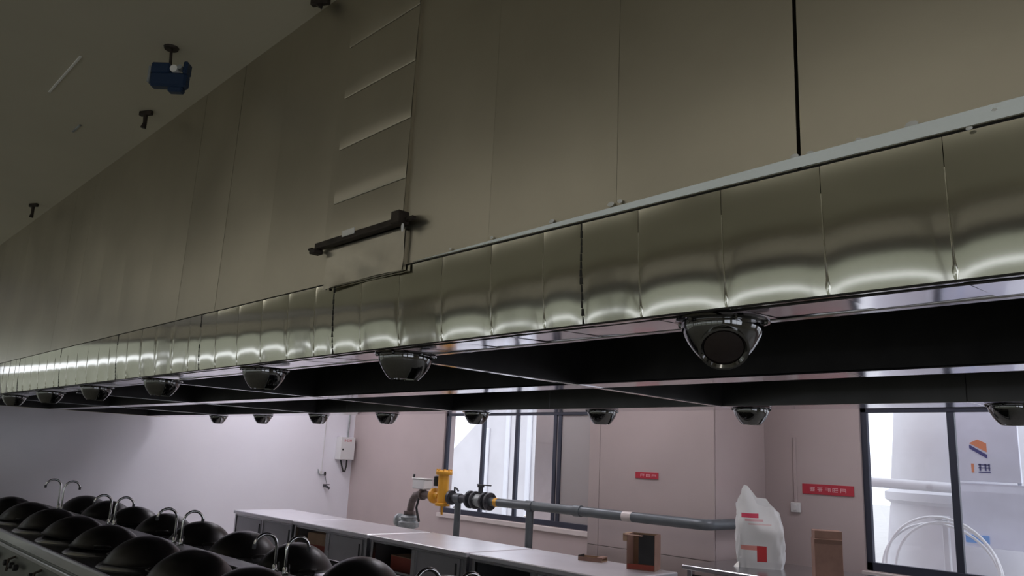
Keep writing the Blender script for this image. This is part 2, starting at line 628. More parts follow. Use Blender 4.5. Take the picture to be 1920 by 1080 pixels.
for jx in joints:
    mb = MB()
    for k in range(13):                                   # wavering bead of sealant
        s0, s1 = k / 13, (k + .92) / 13
        (ya, za), (yb, zb) = band_profile(s0), band_profile(s1)
        wv = random.choice((.0016, .002, .003, .0042))
        ox = random.uniform(-.0015, .0015)
        if jx < -3 and 2 < k < 7:
            continue
        mb.box(jx - wv + ox, jx + wv + ox, Y1 + min(ya, yb) - .0015, Y1 + max(ya, yb) + .006, zb, za)
    mb.obj('sealant_joint', M_SEAL, hood, label='black sealant bead between two hood sections')
# dark backing right behind the band and cladding
MB().box(HX0 + .01, HX1 - .01, Y1 + .075, Y1 + .09, ZB + .004, ZC).obj('backing', M_BACK, hood)

# underside of the near lip: polished panels
for i in range(len(seams) - 1):
    x0, x1 = seams[i] + .001, seams[i + 1] - .001
    r = random.Random(100 + i)
    d0, d1, d2, d3 = [r.uniform(-.0014, .0014) for _ in range(4)]
    yo = band_profile(1)[0]
    ya, yb = Y1 + yo + .001, YI1 - .028
    nx, ny = 5, 5
    vs, fs = [], []
    for b in range(ny + 1):
        for a in range(nx + 1):
            u, v = a / nx, b / ny
            zz = ZB + .003 + .012 * v + (d0 * (1 - u) * (1 - v) + d1 * u * (1 - v) + d2 * (1 - u) * v + d3 * u * v) \
                - .0005 * (4 * u * (1 - u)) * (4 * v * (1 - v))
            vs.append((x0 + (x1 - x0) * u, ya + (yb - ya) * v, zz))
    for b in range(ny):
        for a in range(nx):
            q = b * (nx + 1) + a
            fs.append((q, q + nx + 1, q + nx + 2, q + 1))
    k = len(vs)
    mb = MB().add(vs, fs)
    mb.box(x0, x1, ya, yb, ZB + .026, ZB + .030)
    mb.obj('lip_panel', M_LIP, hood, smooth=60)
MB().cbox(HX0, HX1, YI1 - .028, YI1, ZB + .012, ZB + .020, .002).obj('lip_flange', M_LIP, hood)
MB().cbox(HX0, HX1, Y1 + band_profile(1)[0] - .004, Y1 + band_profile(1)[0] + .003, ZB - .0025, ZB + .002, .001).obj('lip_edge', M_SEAL, hood)
MB().box(HX0, HX1, YI1 - .012, YI1, ZB + .020, H + 1.0).obj('inner_wall', M_NEARBLACK, hood)
# far lip
for i in range(10):
    x0 = HX0 + (HX1 - HX0) * i / 10
    x1 = HX0 + (HX1 - HX0) * (i + 1) / 10
    MB().cbox(x0 + .001, x1 - .001, YI2 + .012, Y2 - .004, ZB, ZB + .012, .002).obj('lip_panel', M_LIP, hood)
    MB().cbox(x0 + .001, x1 - .001, YI2, YI2 + .012, ZB - .004, H + .535, .002).obj('gutter_face', M_GUTTER, hood)
    MB().cbox(x0, x1, YI2 - .03, YI2 + .012, H + .537, H + .545, .002).obj('gutter_flange', M_LIP, hood)
MB().box(HX0, HX1, YI2 + .013, YI2 + .03, H + .545, H + 1.0).obj('inner_wall', M_NEARBLACK, hood)
MB().box(HX0, HX1, YI1 - .01, YI2 + .03, H + 1.0, H + 1.02).obj('inner_roof', M_NEARBLACK, hood)
MB().cbox(HX0, HX1, Y2 - .012, Y2, ZB, ZS, .003).obj('rear_band', M_BAND, hood)
MB().cbox(HX0, HX1, Y2 - .014, Y2 - .004, ZS, ZC, .002).obj('rear_cladding', M_CLAD, hood)
for xe in (HX0, HX1 - .012):
    MB().box(xe, xe + .012, Y1 + .02, Y2 - .015, ZB - .004, ZC).obj('end_plate', M_CLAD, hood)
cbm = MB().cbox(HX0 + .03, HX1 - .03, 2.89, 3.05, ZB + .004, H + .60, .003).obj('centre_beam', M_NEARBLACK, hood)
for i in range(10):
    x0 = HX0 + .03 + (HX1 - HX0 - .06) * i / 10
    x1 = HX0 + .03 + (HX1 - HX0 - .06) * (i + 1) / 10
    MB().cbox(x0 + .001, x1 - .001, 2.885, 3.055, ZB - .002, ZB + .004, .002).obj('beam_plate', M_LIP, cbm)
for xe in (HX0 + .014, HX1 - .022):
    MB().box(xe, xe + .008, YI1, YI2, ZB, H + 1.0).obj('end_shade_plate', M_NEARBLACK, hood)  # dark plates added to put shade on the hood's inner ends
# cross partitions with a folded bottom flange
for px in (-.02, -2.56, -5.12, -7.35, -9.75):
    p = MB().cbox(px - .006, px + .006, YI1, YI2, ZB, H + .62, .002).obj('partition', M_NEARBLACK, hood)
    MB().cbox(px - .028, px + .006, YI1 - .002, YI2, ZB - .006, ZB, .002).obj('flange', M_LIP, p)

# upper cladding panels
cs = [HX0]
x = -.771 - .527 * 21
while x < HX1:
    cs.append(x)
    x += .527
cs.append(HX1)
for i in range(len(cs) - 1):
    x0, x1 = cs[i], cs[i + 1]
    if x1 - x0 < .03:
        continue
    g0 = .0045 if abs(x0 + .771) < .01 else .0008
    g1 = .0045 if abs(x1 + .771) < .01 else .0008
    r = random.Random(i)
    nx, nz = 6, 10
    a = r.uniform(.0008, .0026)
    vs, fs = [], []
    tl = r.uniform(-.002, .002)
    for j in range(nz + 1):
        for k in range(nx + 1):
            u, v = k / nx, j / nz
            yy = Y1 - .006 - a * math.sin(PI * u) * math.sin(PI * v) + tl * (u - .5) + .0012 * ((2 * u - 1) ** 8)
            vs.append((x0 + g0 + (x1 - x0 - g0 - g1) * u, yy, ZS + .0 + (ZC - ZS) * v))
    for j in range(nz):
        for k in range(nx):
            q = j * (nx + 1) + k
            fs.append((q, q + 1, q + nx + 2, q + nx + 1))
    kk = len(vs)
    rim = [k for k in range(nx + 1)] + [j * (nx + 1) + nx for j in range(1, nz + 1)] + \
          [nz * (nx + 1) + k for k in range(nx - 1, -1, -1)] + [j * (nx + 1) for j in range(nz - 1, 0, -1)]
    for q in rim:
        vs.append((vs[q][0], vs[q][1] + .03, vs[q][2]))
    for q in range(len(rim)):
        q2 = (q + 1) % len(rim)
        fs.append((rim[q2], rim[q], kk + q, kk + q2))
    MB().add(vs, fs).obj('cladding_panel', M_CLAD, hood, smooth=50)
# folded trim strip along the bottom of the cladding, widening to the right
n = 16
vs, fs = [], []
for i in range(n + 1):
    x = -2.22 + (HX1 + 2.22) * i / n
    h = min(.030, .002 + .0155 * (x + 2.22))
    t = math.tan(math.radians(14.5))
    vs += [(x, Y1 - .010 - h * t, ZS + h), (x, Y1 - .010, ZS + .001), (x, Y1 - .004, ZS + .001), (x, Y1 - .004, ZS + h)]
for i in range(n):
    a = i * 4
    for k in range(4):
        fs.append((a + k, a + (k + 1) % 4, a + 4 + (k + 1) % 4, a + 4 + k))
fs += [(0, 3, 2, 1), (n * 4, n * 4 + 1, n * 4 + 2, n * 4 + 3)]
MB().add(vs, fs).obj('trim_strip', M_TRIM, hood, label='bright folded steel strip under the cladding')
MB().box(HX0, HX1, Y1 + .001, Y1 + .03, ZS - .005, ZS + .001).obj('shadow_gap', M_SEAL, hood)
# dabs of silver sealant on the strip
for (dx, dz, r) in ((-.778, .702, .008), (-.74, .699, .008), (-.632, .701, .007), (-.526, .706, .010), (-.378, .696, .012),
                    (-.423, .668, .005), (-1.312, .700, .009), (-1.28, .702, .007), (-1.536, .694, .008), (-2.008, .687, .005), (-1.80, .69, .006)):
    o = MB().lathe([(.2, -.5), (.8, -.2), (1, .1), (.6, .45), (.15, .6)], 9, axis='y').obj('sealant_dab', M_DAB, hood, smooth=60)
    o.scale = (r * 1.35, -r * .5, r * .8)
    o.location = (dx, Y1 - .012, H + dz)
    o.rotation_euler = (0, random.uniform(-.5, .5), 0)

# boxed sheet cover on the cladding (stacked sheets) with a lower film-covered box
YC = Y1 - .020
cz = [H + .835, H + 1.008, H + 1.25, H + 1.488, H + 1.73, ZC - .002]
cover = MB().box(-2.79, -2.30, YC + .004, Y1 - .006, cz[0], cz[-1]).obj('cover', M_CLAD, hood, label='raised sheet steel cover on the cladding')
for i in range(5):
    vs, fs = [], []
    nx, nz = 8, 5
    for j in range(nz + 1):
        for k in range(nx + 1):
            u, v = k / nx, j / nz
            if j == 0:
                yy, zz = YC - .0005, cz[i] + .001
            else:
                w_ = (j - 1) / (nz - 1)
                yy, zz = YC - .0025 + .003 * w_ - .0015 * math.sin(PI * u) * math.sin(PI * w_), cz[i] + .007 + (cz[i + 1] - cz[i] - .008) * w_
            vs.append((-2.80 + .51 * u, yy, zz))
    for j in range(nz):
        for k in range(nx):
            q = j * (nx + 1) + k
            fs.append((q, q + 1, q + nx + 2, q + nx + 1))
    mb = MB().add(vs, fs)
    mb.box(-2.80, -2.797, YC + .001, Y1 - .006, cz[i], cz[i + 1])
    mb.box(-2.293, -2.29, YC + .001, Y1 - .006, cz[i], cz[i + 1])
    mb.obj('sheet', M_CLAD, cover, smooth=40)
vs, fs = [], []
nx, nz = 14, 8
r = random.Random(5)
for j in range(nz + 1):
    for k in range(nx + 1):
        u, v = k / nx, j / nz
        wr = .004 * math.sin(9 * u + 5 * v) * (1 - v) + r.uniform(-.0015, .0015) * (1 - v)
        vs.append((-2.81 + .545 * u, YC - .004 - wr, H + .640 + .17 * v + (.012 * (1 - v)) * math.sin(2.6 * u)))
for j in range(nz):
    for k in range(nx):
        q = j * (nx + 1) + k
        fs.append((q, q + 1, q + nx + 2, q + nx + 1))
mb = MB().add(vs, fs)
mb.box(-2.805, -2.27, YC + .004, Y1 - .004, H + .652, H + .80)
M_FILM = mat('film_covered_steel', (0.52, 0.49, 0.42), 0.32, 0.92, noise=0.12, nscale=6)
mb.obj('lower_box', M_FILM, hood, smooth=60, label='steel box under peeling protective film')
MB().box(-2.816, -2.811, YC + .002, Y1 - .006, H + .645, H + .80).obj('gap', M_SEAL, hood)

# dark angle bar screwed across the cover
bar = thing('angle_iron_bar', 'rusty dark angle iron bar with a white sticker fixed across the hood cladding', 'bar', (0, 0, 0))
MB().cbox(-2.90, -2.25, YC - .036, YC - .006, H + .815, H + .822, .002).obj('lower_leg', M_RUST, bar)
MB().cbox(-2.90, -2.25, YC - .016, YC - .008, H + .822, H + .852, .002).obj('upright_leg', M_RUST, bar)
MB().cbox(-2.88, -2.84, YC - .05, YC - .006, H + .795, H + .815, .003).obj('clip', M_RUST, bar)
MB().cbox(-2.29, -2.24, YC - .055, YC - .006, H + .812, H + .86, .003).obj('clip', M_RUST, bar)
MB().cbox(-2.93, -2.90, YC - .03, YC - .01, H + .822, H + .832, .003).obj('end_tab', M_RUST, bar)
MB().cbox(-2.235, -2.19, YC - .03, YC - .01, H + .82, H + .835, .003).obj('end_tab', M_RUST, bar)
MB().cbox(-2.68, -2.59, YC - .020, YC - .0165, H + .840, H + .866, .001).obj('sticker', M_LABEL, bar, label='white sticker')
MB().lathe([(.004, 0), (.006, -.012), (.003, -.03)], 8, (-2.245, YC - .03, H + .812)).obj('sealant_drip', M_LABEL, bar, smooth=60)

# ================================================================== HOOD LAMPS
lamp0 = None
lamp_x = [-1.07, -2.45, -3.62, -4.98, -6.28, -7.55, -8.85, -10.1]
ordn = ['first', 'second', 'third', 'fourth', 'fifth', 'sixth', 'seventh', 'eighth']


def make_lamp():
    t = thing('bowl_lamp', 'x', 'lamp')
    MB().lathe([(.055, .0), (.118, .0), (.120, -.006), (.108, -.010), (.055, -.008)], 32, cap=True).obj('rim', M_LAMP, t, smooth=40)
    MB().lathe([(.103, -.008), (.104, -.022), (.098, -.040), (.086, -.062), (.070, -.084), (.058, -.096), (.055, -.099), (.050, -.096), (.048, -.080)],
               32, cap=False).obj('bowl', M_LAMP, t, smooth=50)
    for k in range(6):
        a = 2 * PI * k / 6 + .3
        c, s = math.cos(a), math.sin(a)
        MB().lathe([(.007, .012), (.007, -.001), (.004, -.004)], 8, (.109 * c, .109 * s, -.012)).obj('screw', M_LAMP, t, smooth=40)
    MB().lathe([(.050, -.078), (.048, -.086), (.034, -.092), (.012, -.095)], 24).obj('lens', M_LENS, t, smooth=50)
    return t


lamp0 = make_lamp()
used = False
for row, yy in (('near', 1.755), ('far', 4.335)):
    for i, lx in enumerate(lamp_x):
        o = copy_tree(lamp0) if used else lamp0
        used = True
        o.location = (lx, yy, ZB + (-.001 if row == 'near' else -.004))
        o.rotation_euler = (0, 0, random.uniform(0, 1))
        if row == 'near' and i == 0:
            lb = 'largest chrome bowl lamp, nearest one under the near lip of the hood'
        elif row == 'far' and i == 0:
            lb = 'chrome bowl lamp under the far hood lip at the right picture edge'
        else:
            lb = 'chrome bowl lamp under the %s hood lip, %s from the right in its row' % (row, ordn[i])
        tag(o, lb, 'lamp', 'bowl lamps under the %s hood lip' % row)
o = lamp0                                                  # the nearest one has its head swivelled towards the aisle
o.rotation_euler = (0, 0, 0)
hd = MB().lathe([(.045, 0), (.055, .02), (.060, .045), (.062, .052), (.056, .053), (.050, .046)], 28, cap=False).obj('lamp_head', M_LAMP, o, smooth=50)
ln = MB().lathe([(.050, .040), (.048, .045), (.03, .050), (.01, .052)], 24).obj('lens', M_LENS, hd, smooth=50)
hd.rotation_euler = Vector((.42, -.62, -.66)).normalized().to_track_quat('Z', 'Y').to_euler()
hd.location = (.022, -.033, -.052)

# ================================================================== WOK RANGE
RX0, RX1, RY0, RY1, RZ = -11.95, -1.4, 1.88, 3.72, .70
rng = thing('wok_range', 'long double-sided stainless wok range under the exhaust hood', 'stove', (0, 0, 0))
MB().cbox(RX0 + .02, RX1 - .02, RY0 + .02, RY1 - .02, .12, RZ - .01, .008).obj('body', M_RANGE, rng)
MB().cbox(RX0, RX1, RY0 + .04, RY1 - .04, RZ - .01, RZ, .003).obj('cooktop', M_RTOP, rng)
for (ya, yb) in ((RY0, RY0 + .045), (RY1 - .045, RY1)):
    MB().cbox(RX0, RX1, ya, yb, RZ - .035, RZ + .052, .012).obj('edge_rail', M_STEEL, rng)
MB().cbox(RX0 + .01, RX1 - .01, RY0 - .004, RY0 + .02, RZ - .085, RZ - .05, .006).obj('gas_rail', M_STEEL, rng)
MB().cbox(RX0, RX1, 2.70, 2.90, RZ, .79, .01).obj('splash_ridge', M_RTOP, rng)
for i in range(9):
    xx = RX0 + (RX1 - RX0) * i / 8
    xx = min(max(xx, RX0 + .06), RX1 - .06)
    for yy in (RY0 + .1, RY1 - .1):
        MB().lathe([(.03, .12), (.03, .02), (.045, 0)], 12, (xx, yy, 0)).obj('foot', M_STEEL, rng, smooth=40)
far_wx = [-11.30 + .922 * k for k in range(10)]
near_wx = [-11.05 + .905 * k for k in range(10)]
ringm = MB().lathe([(.33, 0), (.335, .012), (.315, .032), (.265, .05), (.245, .045), (.235, .0)], 36).mesh('burner_ring', M_STEEL, 45)
knobm = MB().lathe([(.022, 0), (.028, -.012), (.026, -.04), (.018, -.045)], 14, axis='y').mesh('knob', M_BLACK, 45)
pipem = MB().tube([(0, 0, 0), (0, -.05, -.02), (0, -.055, -.12)], .011, 8).mesh('gas_valve', M_RUST, 45)
for wx in near_wx:
    link('burner_ring', ringm, rng, (wx, 2.36, RZ))
    for d in (-.16, .05, .2):
        link('knob', knobm, rng, (wx + d, RY0 - .003, RZ - .18))
    link('gas_valve', pipem, rng, (wx - .05, RY0 + .02, RZ - .12))
for wx in far_wx:
    link('burner_ring', ringm, rng, (wx, 3.24, RZ))

# woks turned upside down on the burner rings
wr, wh = .285, .172
prof = [(wr + .008, -.004), (wr + .010, .004), (wr, .010)]
Rs = (wr * wr + wh * wh) / (2 * wh)
for k in range(1, 14):
    a = math.asin(wr / Rs) * (1 - k / 14)
    prof.append((Rs * math.sin(a), Rs * math.cos(a) - (Rs - wh) + .008))
prof.append((.012, wh + .0075))
wok_body = MB().lathe(prof, 40).mesh('wok_body', M_WOK, 40)
ear = MB().tube([(.275, -.06, .015), (.32, -.055, .03), (.34, 0, .035), (.32, .055, .03), (.275, .06, .015)], .008, 8).mesh('ear_handle', M_WOK, 60)


def wok(x, y, label, group, tilt=(0, 0), z=RZ + .050):
    t = thing('wok', label, 'wok', (x, y, z), random.uniform(-.6, .6), group)
    t.rotation_euler = (tilt[0], tilt[1], t.rotation_euler[2])
    link('wok_body', wok_body, t)
    e = link('ear_handle', ear, t)
    e2 = link('ear_handle', ear, t)
    e2.rotation_euler = (0, 0, PI)
    return t


rr = random.Random(3)
for row, xs_, yy in (('near', near_wx, 2.36), ('far', far_wx, 3.24)):
    for i, wx in enumerate(xs_):
        tl = (rr.uniform(-.07, .07), rr.uniform(-.07, .07))
        dz = .018
        wok(wx, yy, 'black iron wok turned upside down, %s from the left end of the %s range row' % (
            (ordn + ['ninth', 'tenth'])[i], row), 'upturned woks on the %s row of the range' % row, tl, RZ + .034 + dz)

# swan neck taps in pairs on the ridge


def tap(x, side, h, label):
    t = thing('swan_neck_tap', label, 'tap', (x, 2.80, .79), 0, 'swan neck taps on the range ridge')
    MB().lathe([(.030, 0), (.030, .012), (.018, .018), (.016, .055), (.010, .065)], 16).obj('base', M_CHROME, t, smooth=40)
    R = .085
    pts = [(0, 0, .06), (0, 0, h - R)]
    for k in range(1, 12):
        a = PI - PI * .93 * k / 11
        pts.append((0, side * (R + R * math.cos(a)), h - R + R * math.sin(a)))
    MB().tube(pts, .0115, 10).obj('spout', M_CHROME, t, smooth=60)
    e = Vector(pts[-1])
    MB().lathe([(.0135, 0), (.0135, -.03), (.009, -.032)], 12, e).obj('nozzle', M_DARKPIPE, t, smooth=40)
    lv = MB().lathe([(.011, 0), (.013, .02), (.009, .03)], 12, (.03, 0, .03), 'x').obj('valve', M_CHROME, t, smooth=40)
    MB().cbox(.05, .058, -.006, .006, .025, .085, .002).obj('lever', M_CHROME, lv)


pairs = [(-10.72, .36), (-8.80, .30), (-7.04, .30), (-5.20, .27), (-3.36, .27)]
pn = ['leftmost', 'second', 'third', 'fourth', 'rightmost']
for k, (tx, th) in enumerate(pairs):
    tap(tx - .075, -1, th, '%s tap pair from the left: chrome swan neck bending towards the viewer' % pn[k])
    tap(tx + .075, 1, th - .012, '%s tap pair from the left: chrome swan neck bending towards the windows' % pn[k])

# ================================================================== STEEL CABINETS WITH WORKTOPS
CY0, CY1, CZ = 4.90, 5.76, .80
cab_x = [(-10.54, -8.92), (-8.90, -7.29), (-7.25, -5.66), (-5.62, -3.95)]
cab_l = ['stainless cabinet at the left end of the counter, both doors shut',
         'stainless counter cabinet with one door open on a carton, second from the left',
         'stainless counter cabinet below the yellow gas filter, half open and dark inside',
         'stainless counter cabinet carrying the open carton, rightmost of the row']
for i, (x0, x1) in enumerate(cab_x):
    t = thing('steel_cabinet', cab_l[i], 'cabinet', (x0, CY0, 0), 0, 'steel cabinets along the counter')
    L, D = x1 - x0, CY1 - CY0
    MB().cbox(0, L, 0, D, CZ - .045, CZ, .008).obj('worktop', M_TOP, t)
    MB().cbox(.02, .06, .02, .06, .02, CZ - .045, .003).obj('post', M_STEEL, t)
    MB().cbox(L - .06, L - .02, .02, .06, .02, CZ - .045, .003).obj('post', M_STEEL, t)
    MB().cbox(L / 2 - .02, L / 2 + .02, .03, .06, .12, CZ - .07, .003).obj('post', M_STEEL, t)
    MB().box(.02, .03, .06, D - .02, .1, CZ - .045).obj('side_panel', M_CABDOOR, t)
    MB().box(L - .03, L - .02, .06, D - .02, .1, CZ - .045).obj('side_panel', M_CABDOOR, t)
    MB().box(.02, L - .02, D - .03, D - .02, .1, CZ - .045).obj('back_panel', M_CABDOOR, t)
    MB().box(.03, L - .03, .07, D - .03, .10, .12).obj('shelf', M_STEEL, t)
    MB().box(.03, L - .03, .07, D - .03, .46, .48).obj('shelf', M_STEEL, t)
    MB().cbox(.06, L - .06, .025, .055, CZ - .072, CZ - .046, .003).obj('door_rail', M_STEEL, t)
    dr = []
    if i == 0:
        dr = [(.07, L / 2 - .03, .03), (L / 2 + .01, L - .07, .04)]
    else:
        dr = [(L / 2 - .08, L - .13, .035), (L / 2 - .02, L - .10, .05)]
    for (a, b, y) in dr:
        d = MB().cbox(a, b, y, y + .014, .13, CZ - .075, .003).obj('door', M_CABDOOR, t)
        MB().cbox(b - .06, b - .035, y - .006, y + .002, .5, .68, .003).obj('handle', M_BLACK, d)
    for (fx, fy) in ((.06, .06), (L - .06, .06), (.06, D - .06), (L - .06, D - .06)):
        MB().lathe([(.02, .1), (.02, .02), (.03, 0)], 10, (fx, fy, 0)).obj('foot', M_STEEL, t, smooth=40)


def carton(name, loc, rz, w, d, h, label, material=M_CARD, openfront=False, base=None):
    t = thing(name, label, 'box', loc, rz)
    th = .006
    MB().box(-w / 2, w / 2, -d / 2, d / 2, 0, th).obj('bottom', material, t)
    MB().box(-w / 2, -w / 2 + th, -d / 2, d / 2, th, h).obj('side', material, t)
    MB().box(w / 2 - th, w / 2, -d / 2, d / 2, th, h).obj('side', material, t)
    MB().box(-w / 2 + th, w / 2 - th, d / 2 - th, d / 2, th, h).obj('back', M_CARDIN if openfront else material, t)
    if not openfront:
        MB().box(-w / 2 + th, w / 2 - th, -d / 2, -d / 2 + th, th, h).obj('front', material, t)
    else:
        MB().box(-w / 2 + th, w / 2 - th, -d / 2, -d / 2 + th, th, h * .16).obj('front_lip', M_CARDRED, t)
    return t


# things standing inside the half-open cabinets
c = carton('carton', (-8.50, 5.20, .48), .1, .42, .35, .20, 'pale carton on the shelf of the half open second cabinet', M_CARDIN)
MB().box(-.2, .2, -.17, .17, .2, .206).obj('lid', M_CARDIN, c)
MB().box(-.205, .205, -.1765, -.1752, .0, .075).obj('printed_band', M_CARDRED, c)
c = carton('carton', (-6.78, 5.22, .48), -.05, .5, .36, .13, 'red printed carton on the shelf of the cabinet below the gas filter', M_CARDRED)
MB().box(-.25, .25, -.18, .18, .13, .136).obj('lid', M_CARDIN, c)
# open carton and flat carton on the worktop
c = carton('open_carton', (-4.20, 5.62, CZ), math.radians(22), .24, .20, .285, 'brown cardboard carton standing open on the worktop below the red sign', M_CARD, True)
f = MB().box(-.13, .02, -.17, -.10, .275, .281).obj('flap', M_CARD, c)
MB().box(-.155, -.12, -.10, .10, .225, .285).obj('flap', M_CARDIN, c)
MB().box(-.02, .114, -.094, -.088, .05, .285).obj('inner_flap', M_NEARBLACK, c)
c = thing('cardboard_tray', 'small flat brown cardboard tray lying on the worktop', 'tray', (-4.76, 5.62, CZ), .35)
MB().box(-.11, .11, -.07, .07, 0, .006).obj('base', M_CARDIN, c)
MB().box(-.11, .11, -.074, -.068, 0, .035).obj('side', M_CARD, c)
MB().box(-.11, .11, .068, .074, 0, .035).obj('side', M_CARDIN, c)
MB().box(-.114, -.108, -.07, .07, 0, .045).obj('end', M_BLACK, c)
MB().box(.06, .114, -.07, .07, .03, .04).obj('flap', M_CARD, c)

# ================================================================== SIDE TABLE WITH BAG AND BOX
tb = thing('steel_table', 'stainless steel table under the tiled shaft with a white bag on it', 'table', (-4.25, 6.25, 0))
MB().cbox(0, 3.1, 0, 1.15, .76, .80, .006).obj('tabletop', M_STEEL, tb)
for (fx, fy) in ((.06, .06), (3.04, .06), (.06, 1.09), (3.04, 1.09), (1.55, .06), (1.55, 1.09)):
    MB().cbox(fx - .025, fx + .025, fy - .025, fy + .025, 0, .76, .004).obj('leg', M_STEEL, tb)
MB().cbox(.05, 3.05, .05, 1.10, .22, .25, .004).obj('under_shelf', M_NEARBLACK, tb)
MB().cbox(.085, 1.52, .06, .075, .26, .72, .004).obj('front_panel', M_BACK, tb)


def bag_material():
    m = bpy.data.materials.new('printed_white_sack')
    m.use_nodes = True
    nt = m.node_tree
    b = nt.nodes['Principled BSDF']
    b.inputs['Roughness'].default_value = .6
    tc = nt.nodes.new('ShaderNodeTexCoord')
    sp = nt.nodes.new('ShaderNodeSeparateXYZ')
    nt.links.new(tc.outputs['Object'], sp.inputs[0])

    def rng_(sock, a, b_):
        n1 = nt.nodes.new('ShaderNodeMath')
        n1.operation = 'GREATER_THAN'
        n1.inputs[1].default_value = a
        n2 = nt.nodes.new('ShaderNodeMath')
        n2.operation = 'LESS_THAN'
        n2.inputs[1].default_value = b_
        n3 = nt.nodes.new('ShaderNodeMath')
        n3.operation = 'MULTIPLY'
        nt.links.new(sock, n1.inputs[0])
        nt.links.new(sock, n2.inputs[0])
        nt.links.new(n1.outputs[0], n3.inputs[0])
        nt.links.new(n2.outputs[0], n3.inputs[1])
        return n3.outputs[0]

    def rect(x0, x1, z0, z1):
        n = nt.nodes.new('ShaderNodeMath')
        n.operation = 'MULTIPLY'
        nt.links.new(rng_(sp.outputs[0], x0, x1), n.inputs[0])
        nt.links.new(rng_(sp.outputs[2], z0, z1), n.inputs[1])
        n2 = nt.nodes.new('ShaderNodeMath')
        n2.operation = 'MULTIPLY'
        nt.links.new(n.outputs[0], n2.inputs[0])
        nt.links.new(rng_(sp.outputs[1], -1, 0), n2.inputs[1])
        return n2.outputs[0]
    col = None
    base = (.66, .66, .66, 1)
    for (x0, x1, z0, z1, c) in ((-.17, -.03, .155, .195, (.62, .25, .22, 1)), (-.03, .055, .06, .195, (.48, .03, .035, 1)),
                                (-.16, -.01, .435, .475, (.55, .04, .09, 1)), (-.13, .03, .405, .425, (.62, .36, .38, 1)),
                                (-.10, .10, .375, .388, (.64, .48, .48, 1))):
        mx = nt.nodes.new('ShaderNodeMix')
        mx.data_type = 'RGBA'
        nt.links.new(rect(x0, x1, z0, z1), mx.inputs['Factor'])
        if col is None:
            mx.inputs['A'].default_value = base
        else:
            nt.links.new(col, mx.inputs['A'])
        mx.inputs['B'].default_value = c
        col = mx.outputs['Result']
    nt.links.new(col, b.inputs['Base Color'])
    return m


def sack():
    t = thing('woven_sack', 'crumpled white woven sack with red print standing open on the steel table', 'bag', (-3.80, 6.84, .80), math.radians(30))
    n, k = 40, 22
    vs, fs = [], []
    r = random.Random(11)
    for j in range(k + 1):
        v = j / k
        for i in range(n):
            a = 2 * PI * i / n
            ca, sa = math.cos(a), math.sin(a)
            e = .45
            px = math.copysign(abs(ca) ** e, ca)
            py = math.copysign(abs(sa) ** e, sa)
            wx = .205 * (1 + .04 * math.sin(PI * min(1, v * 1.3))) * (1 - .10 * max(0, v - .7) / .3)
            wy = .125 * (1 + .10 * math.sin(PI * v)) * (1 - .55 * max(0, v - .6) / .4)
            if v < .06:
                wx *= .95
                wy *= .95
            top = .52 + .20 * math.exp(-((px + .55) / .34) ** 2) + .10 * math.exp(-((px - .25) / .5) ** 2) - .07 * max(0, px - .5)
            if py < -.3:
                top -= .10 * math.exp(-((px - .25) / .33) ** 2)
            z = v * top
            lean = -.02 * max(0, v - .65) / .35
            wob = .006 * math.sin(7 * a + 9 * v) + .004 * math.sin(13 * a - 17 * v)
            vs.append((px * (wx + wob) + lean, py * (wy + wob), z))
    for j in range(k):
        for i in range(n):
            fs.append((j * n + i, j * n + (i + 1) % n, (j + 1) * n + (i + 1) % n, (j + 1) * n + i))
    fs.append(tuple(range(n))[::-1])
    # folded-in inner wall
    q = len(vs)
    for (sc, dz) in ((.93, -.01), (.88, -.16)):
        for i in range(n):
            p = vs[k * n + i]
            vs.append((p[0] * sc, p[1] * sc, (p[2] + dz) if dz > -.1 else .40))
    for i in range(n):
        fs.append((k * n + i, k * n + (i + 1) % n, q + (i + 1) % n, q + i))
        fs.append((q + i, q + (i + 1) % n, q + n + (i + 1) % n, q + n + i))
    fs.append(tuple(q + n + i for i in range(n)))
    MB().add(vs, fs).obj('sack_body', bag_material(), t, smooth=50)
    MB().add([(-.235, -.10, 0), (-.19, -.13, 0), (-.19, -.10, .05), (-.22, -.08, .02)], [(0, 1, 2, 3), (3, 2, 1, 0)]).obj('corner_fold', M_LABEL, t)


sack()
bx = thing('cardboard_box', 'tall closed brown cardboard box on the table right of the white sack', 'box', (-3.09, 6.66, .80), math.radians(34))
MB().cbox(-.11, .11, -.09, .09, 0, .33, .003).obj('body', M_CARD, bx)
MB().cbox(-.104, .113, -.078, .094, .33, .395, .003).obj('top_flap', M_CARD, bx)
MB().box(-.107, .107, -.0912, -.0905, .29, .325).obj('tape', M_CARDDK, bx)

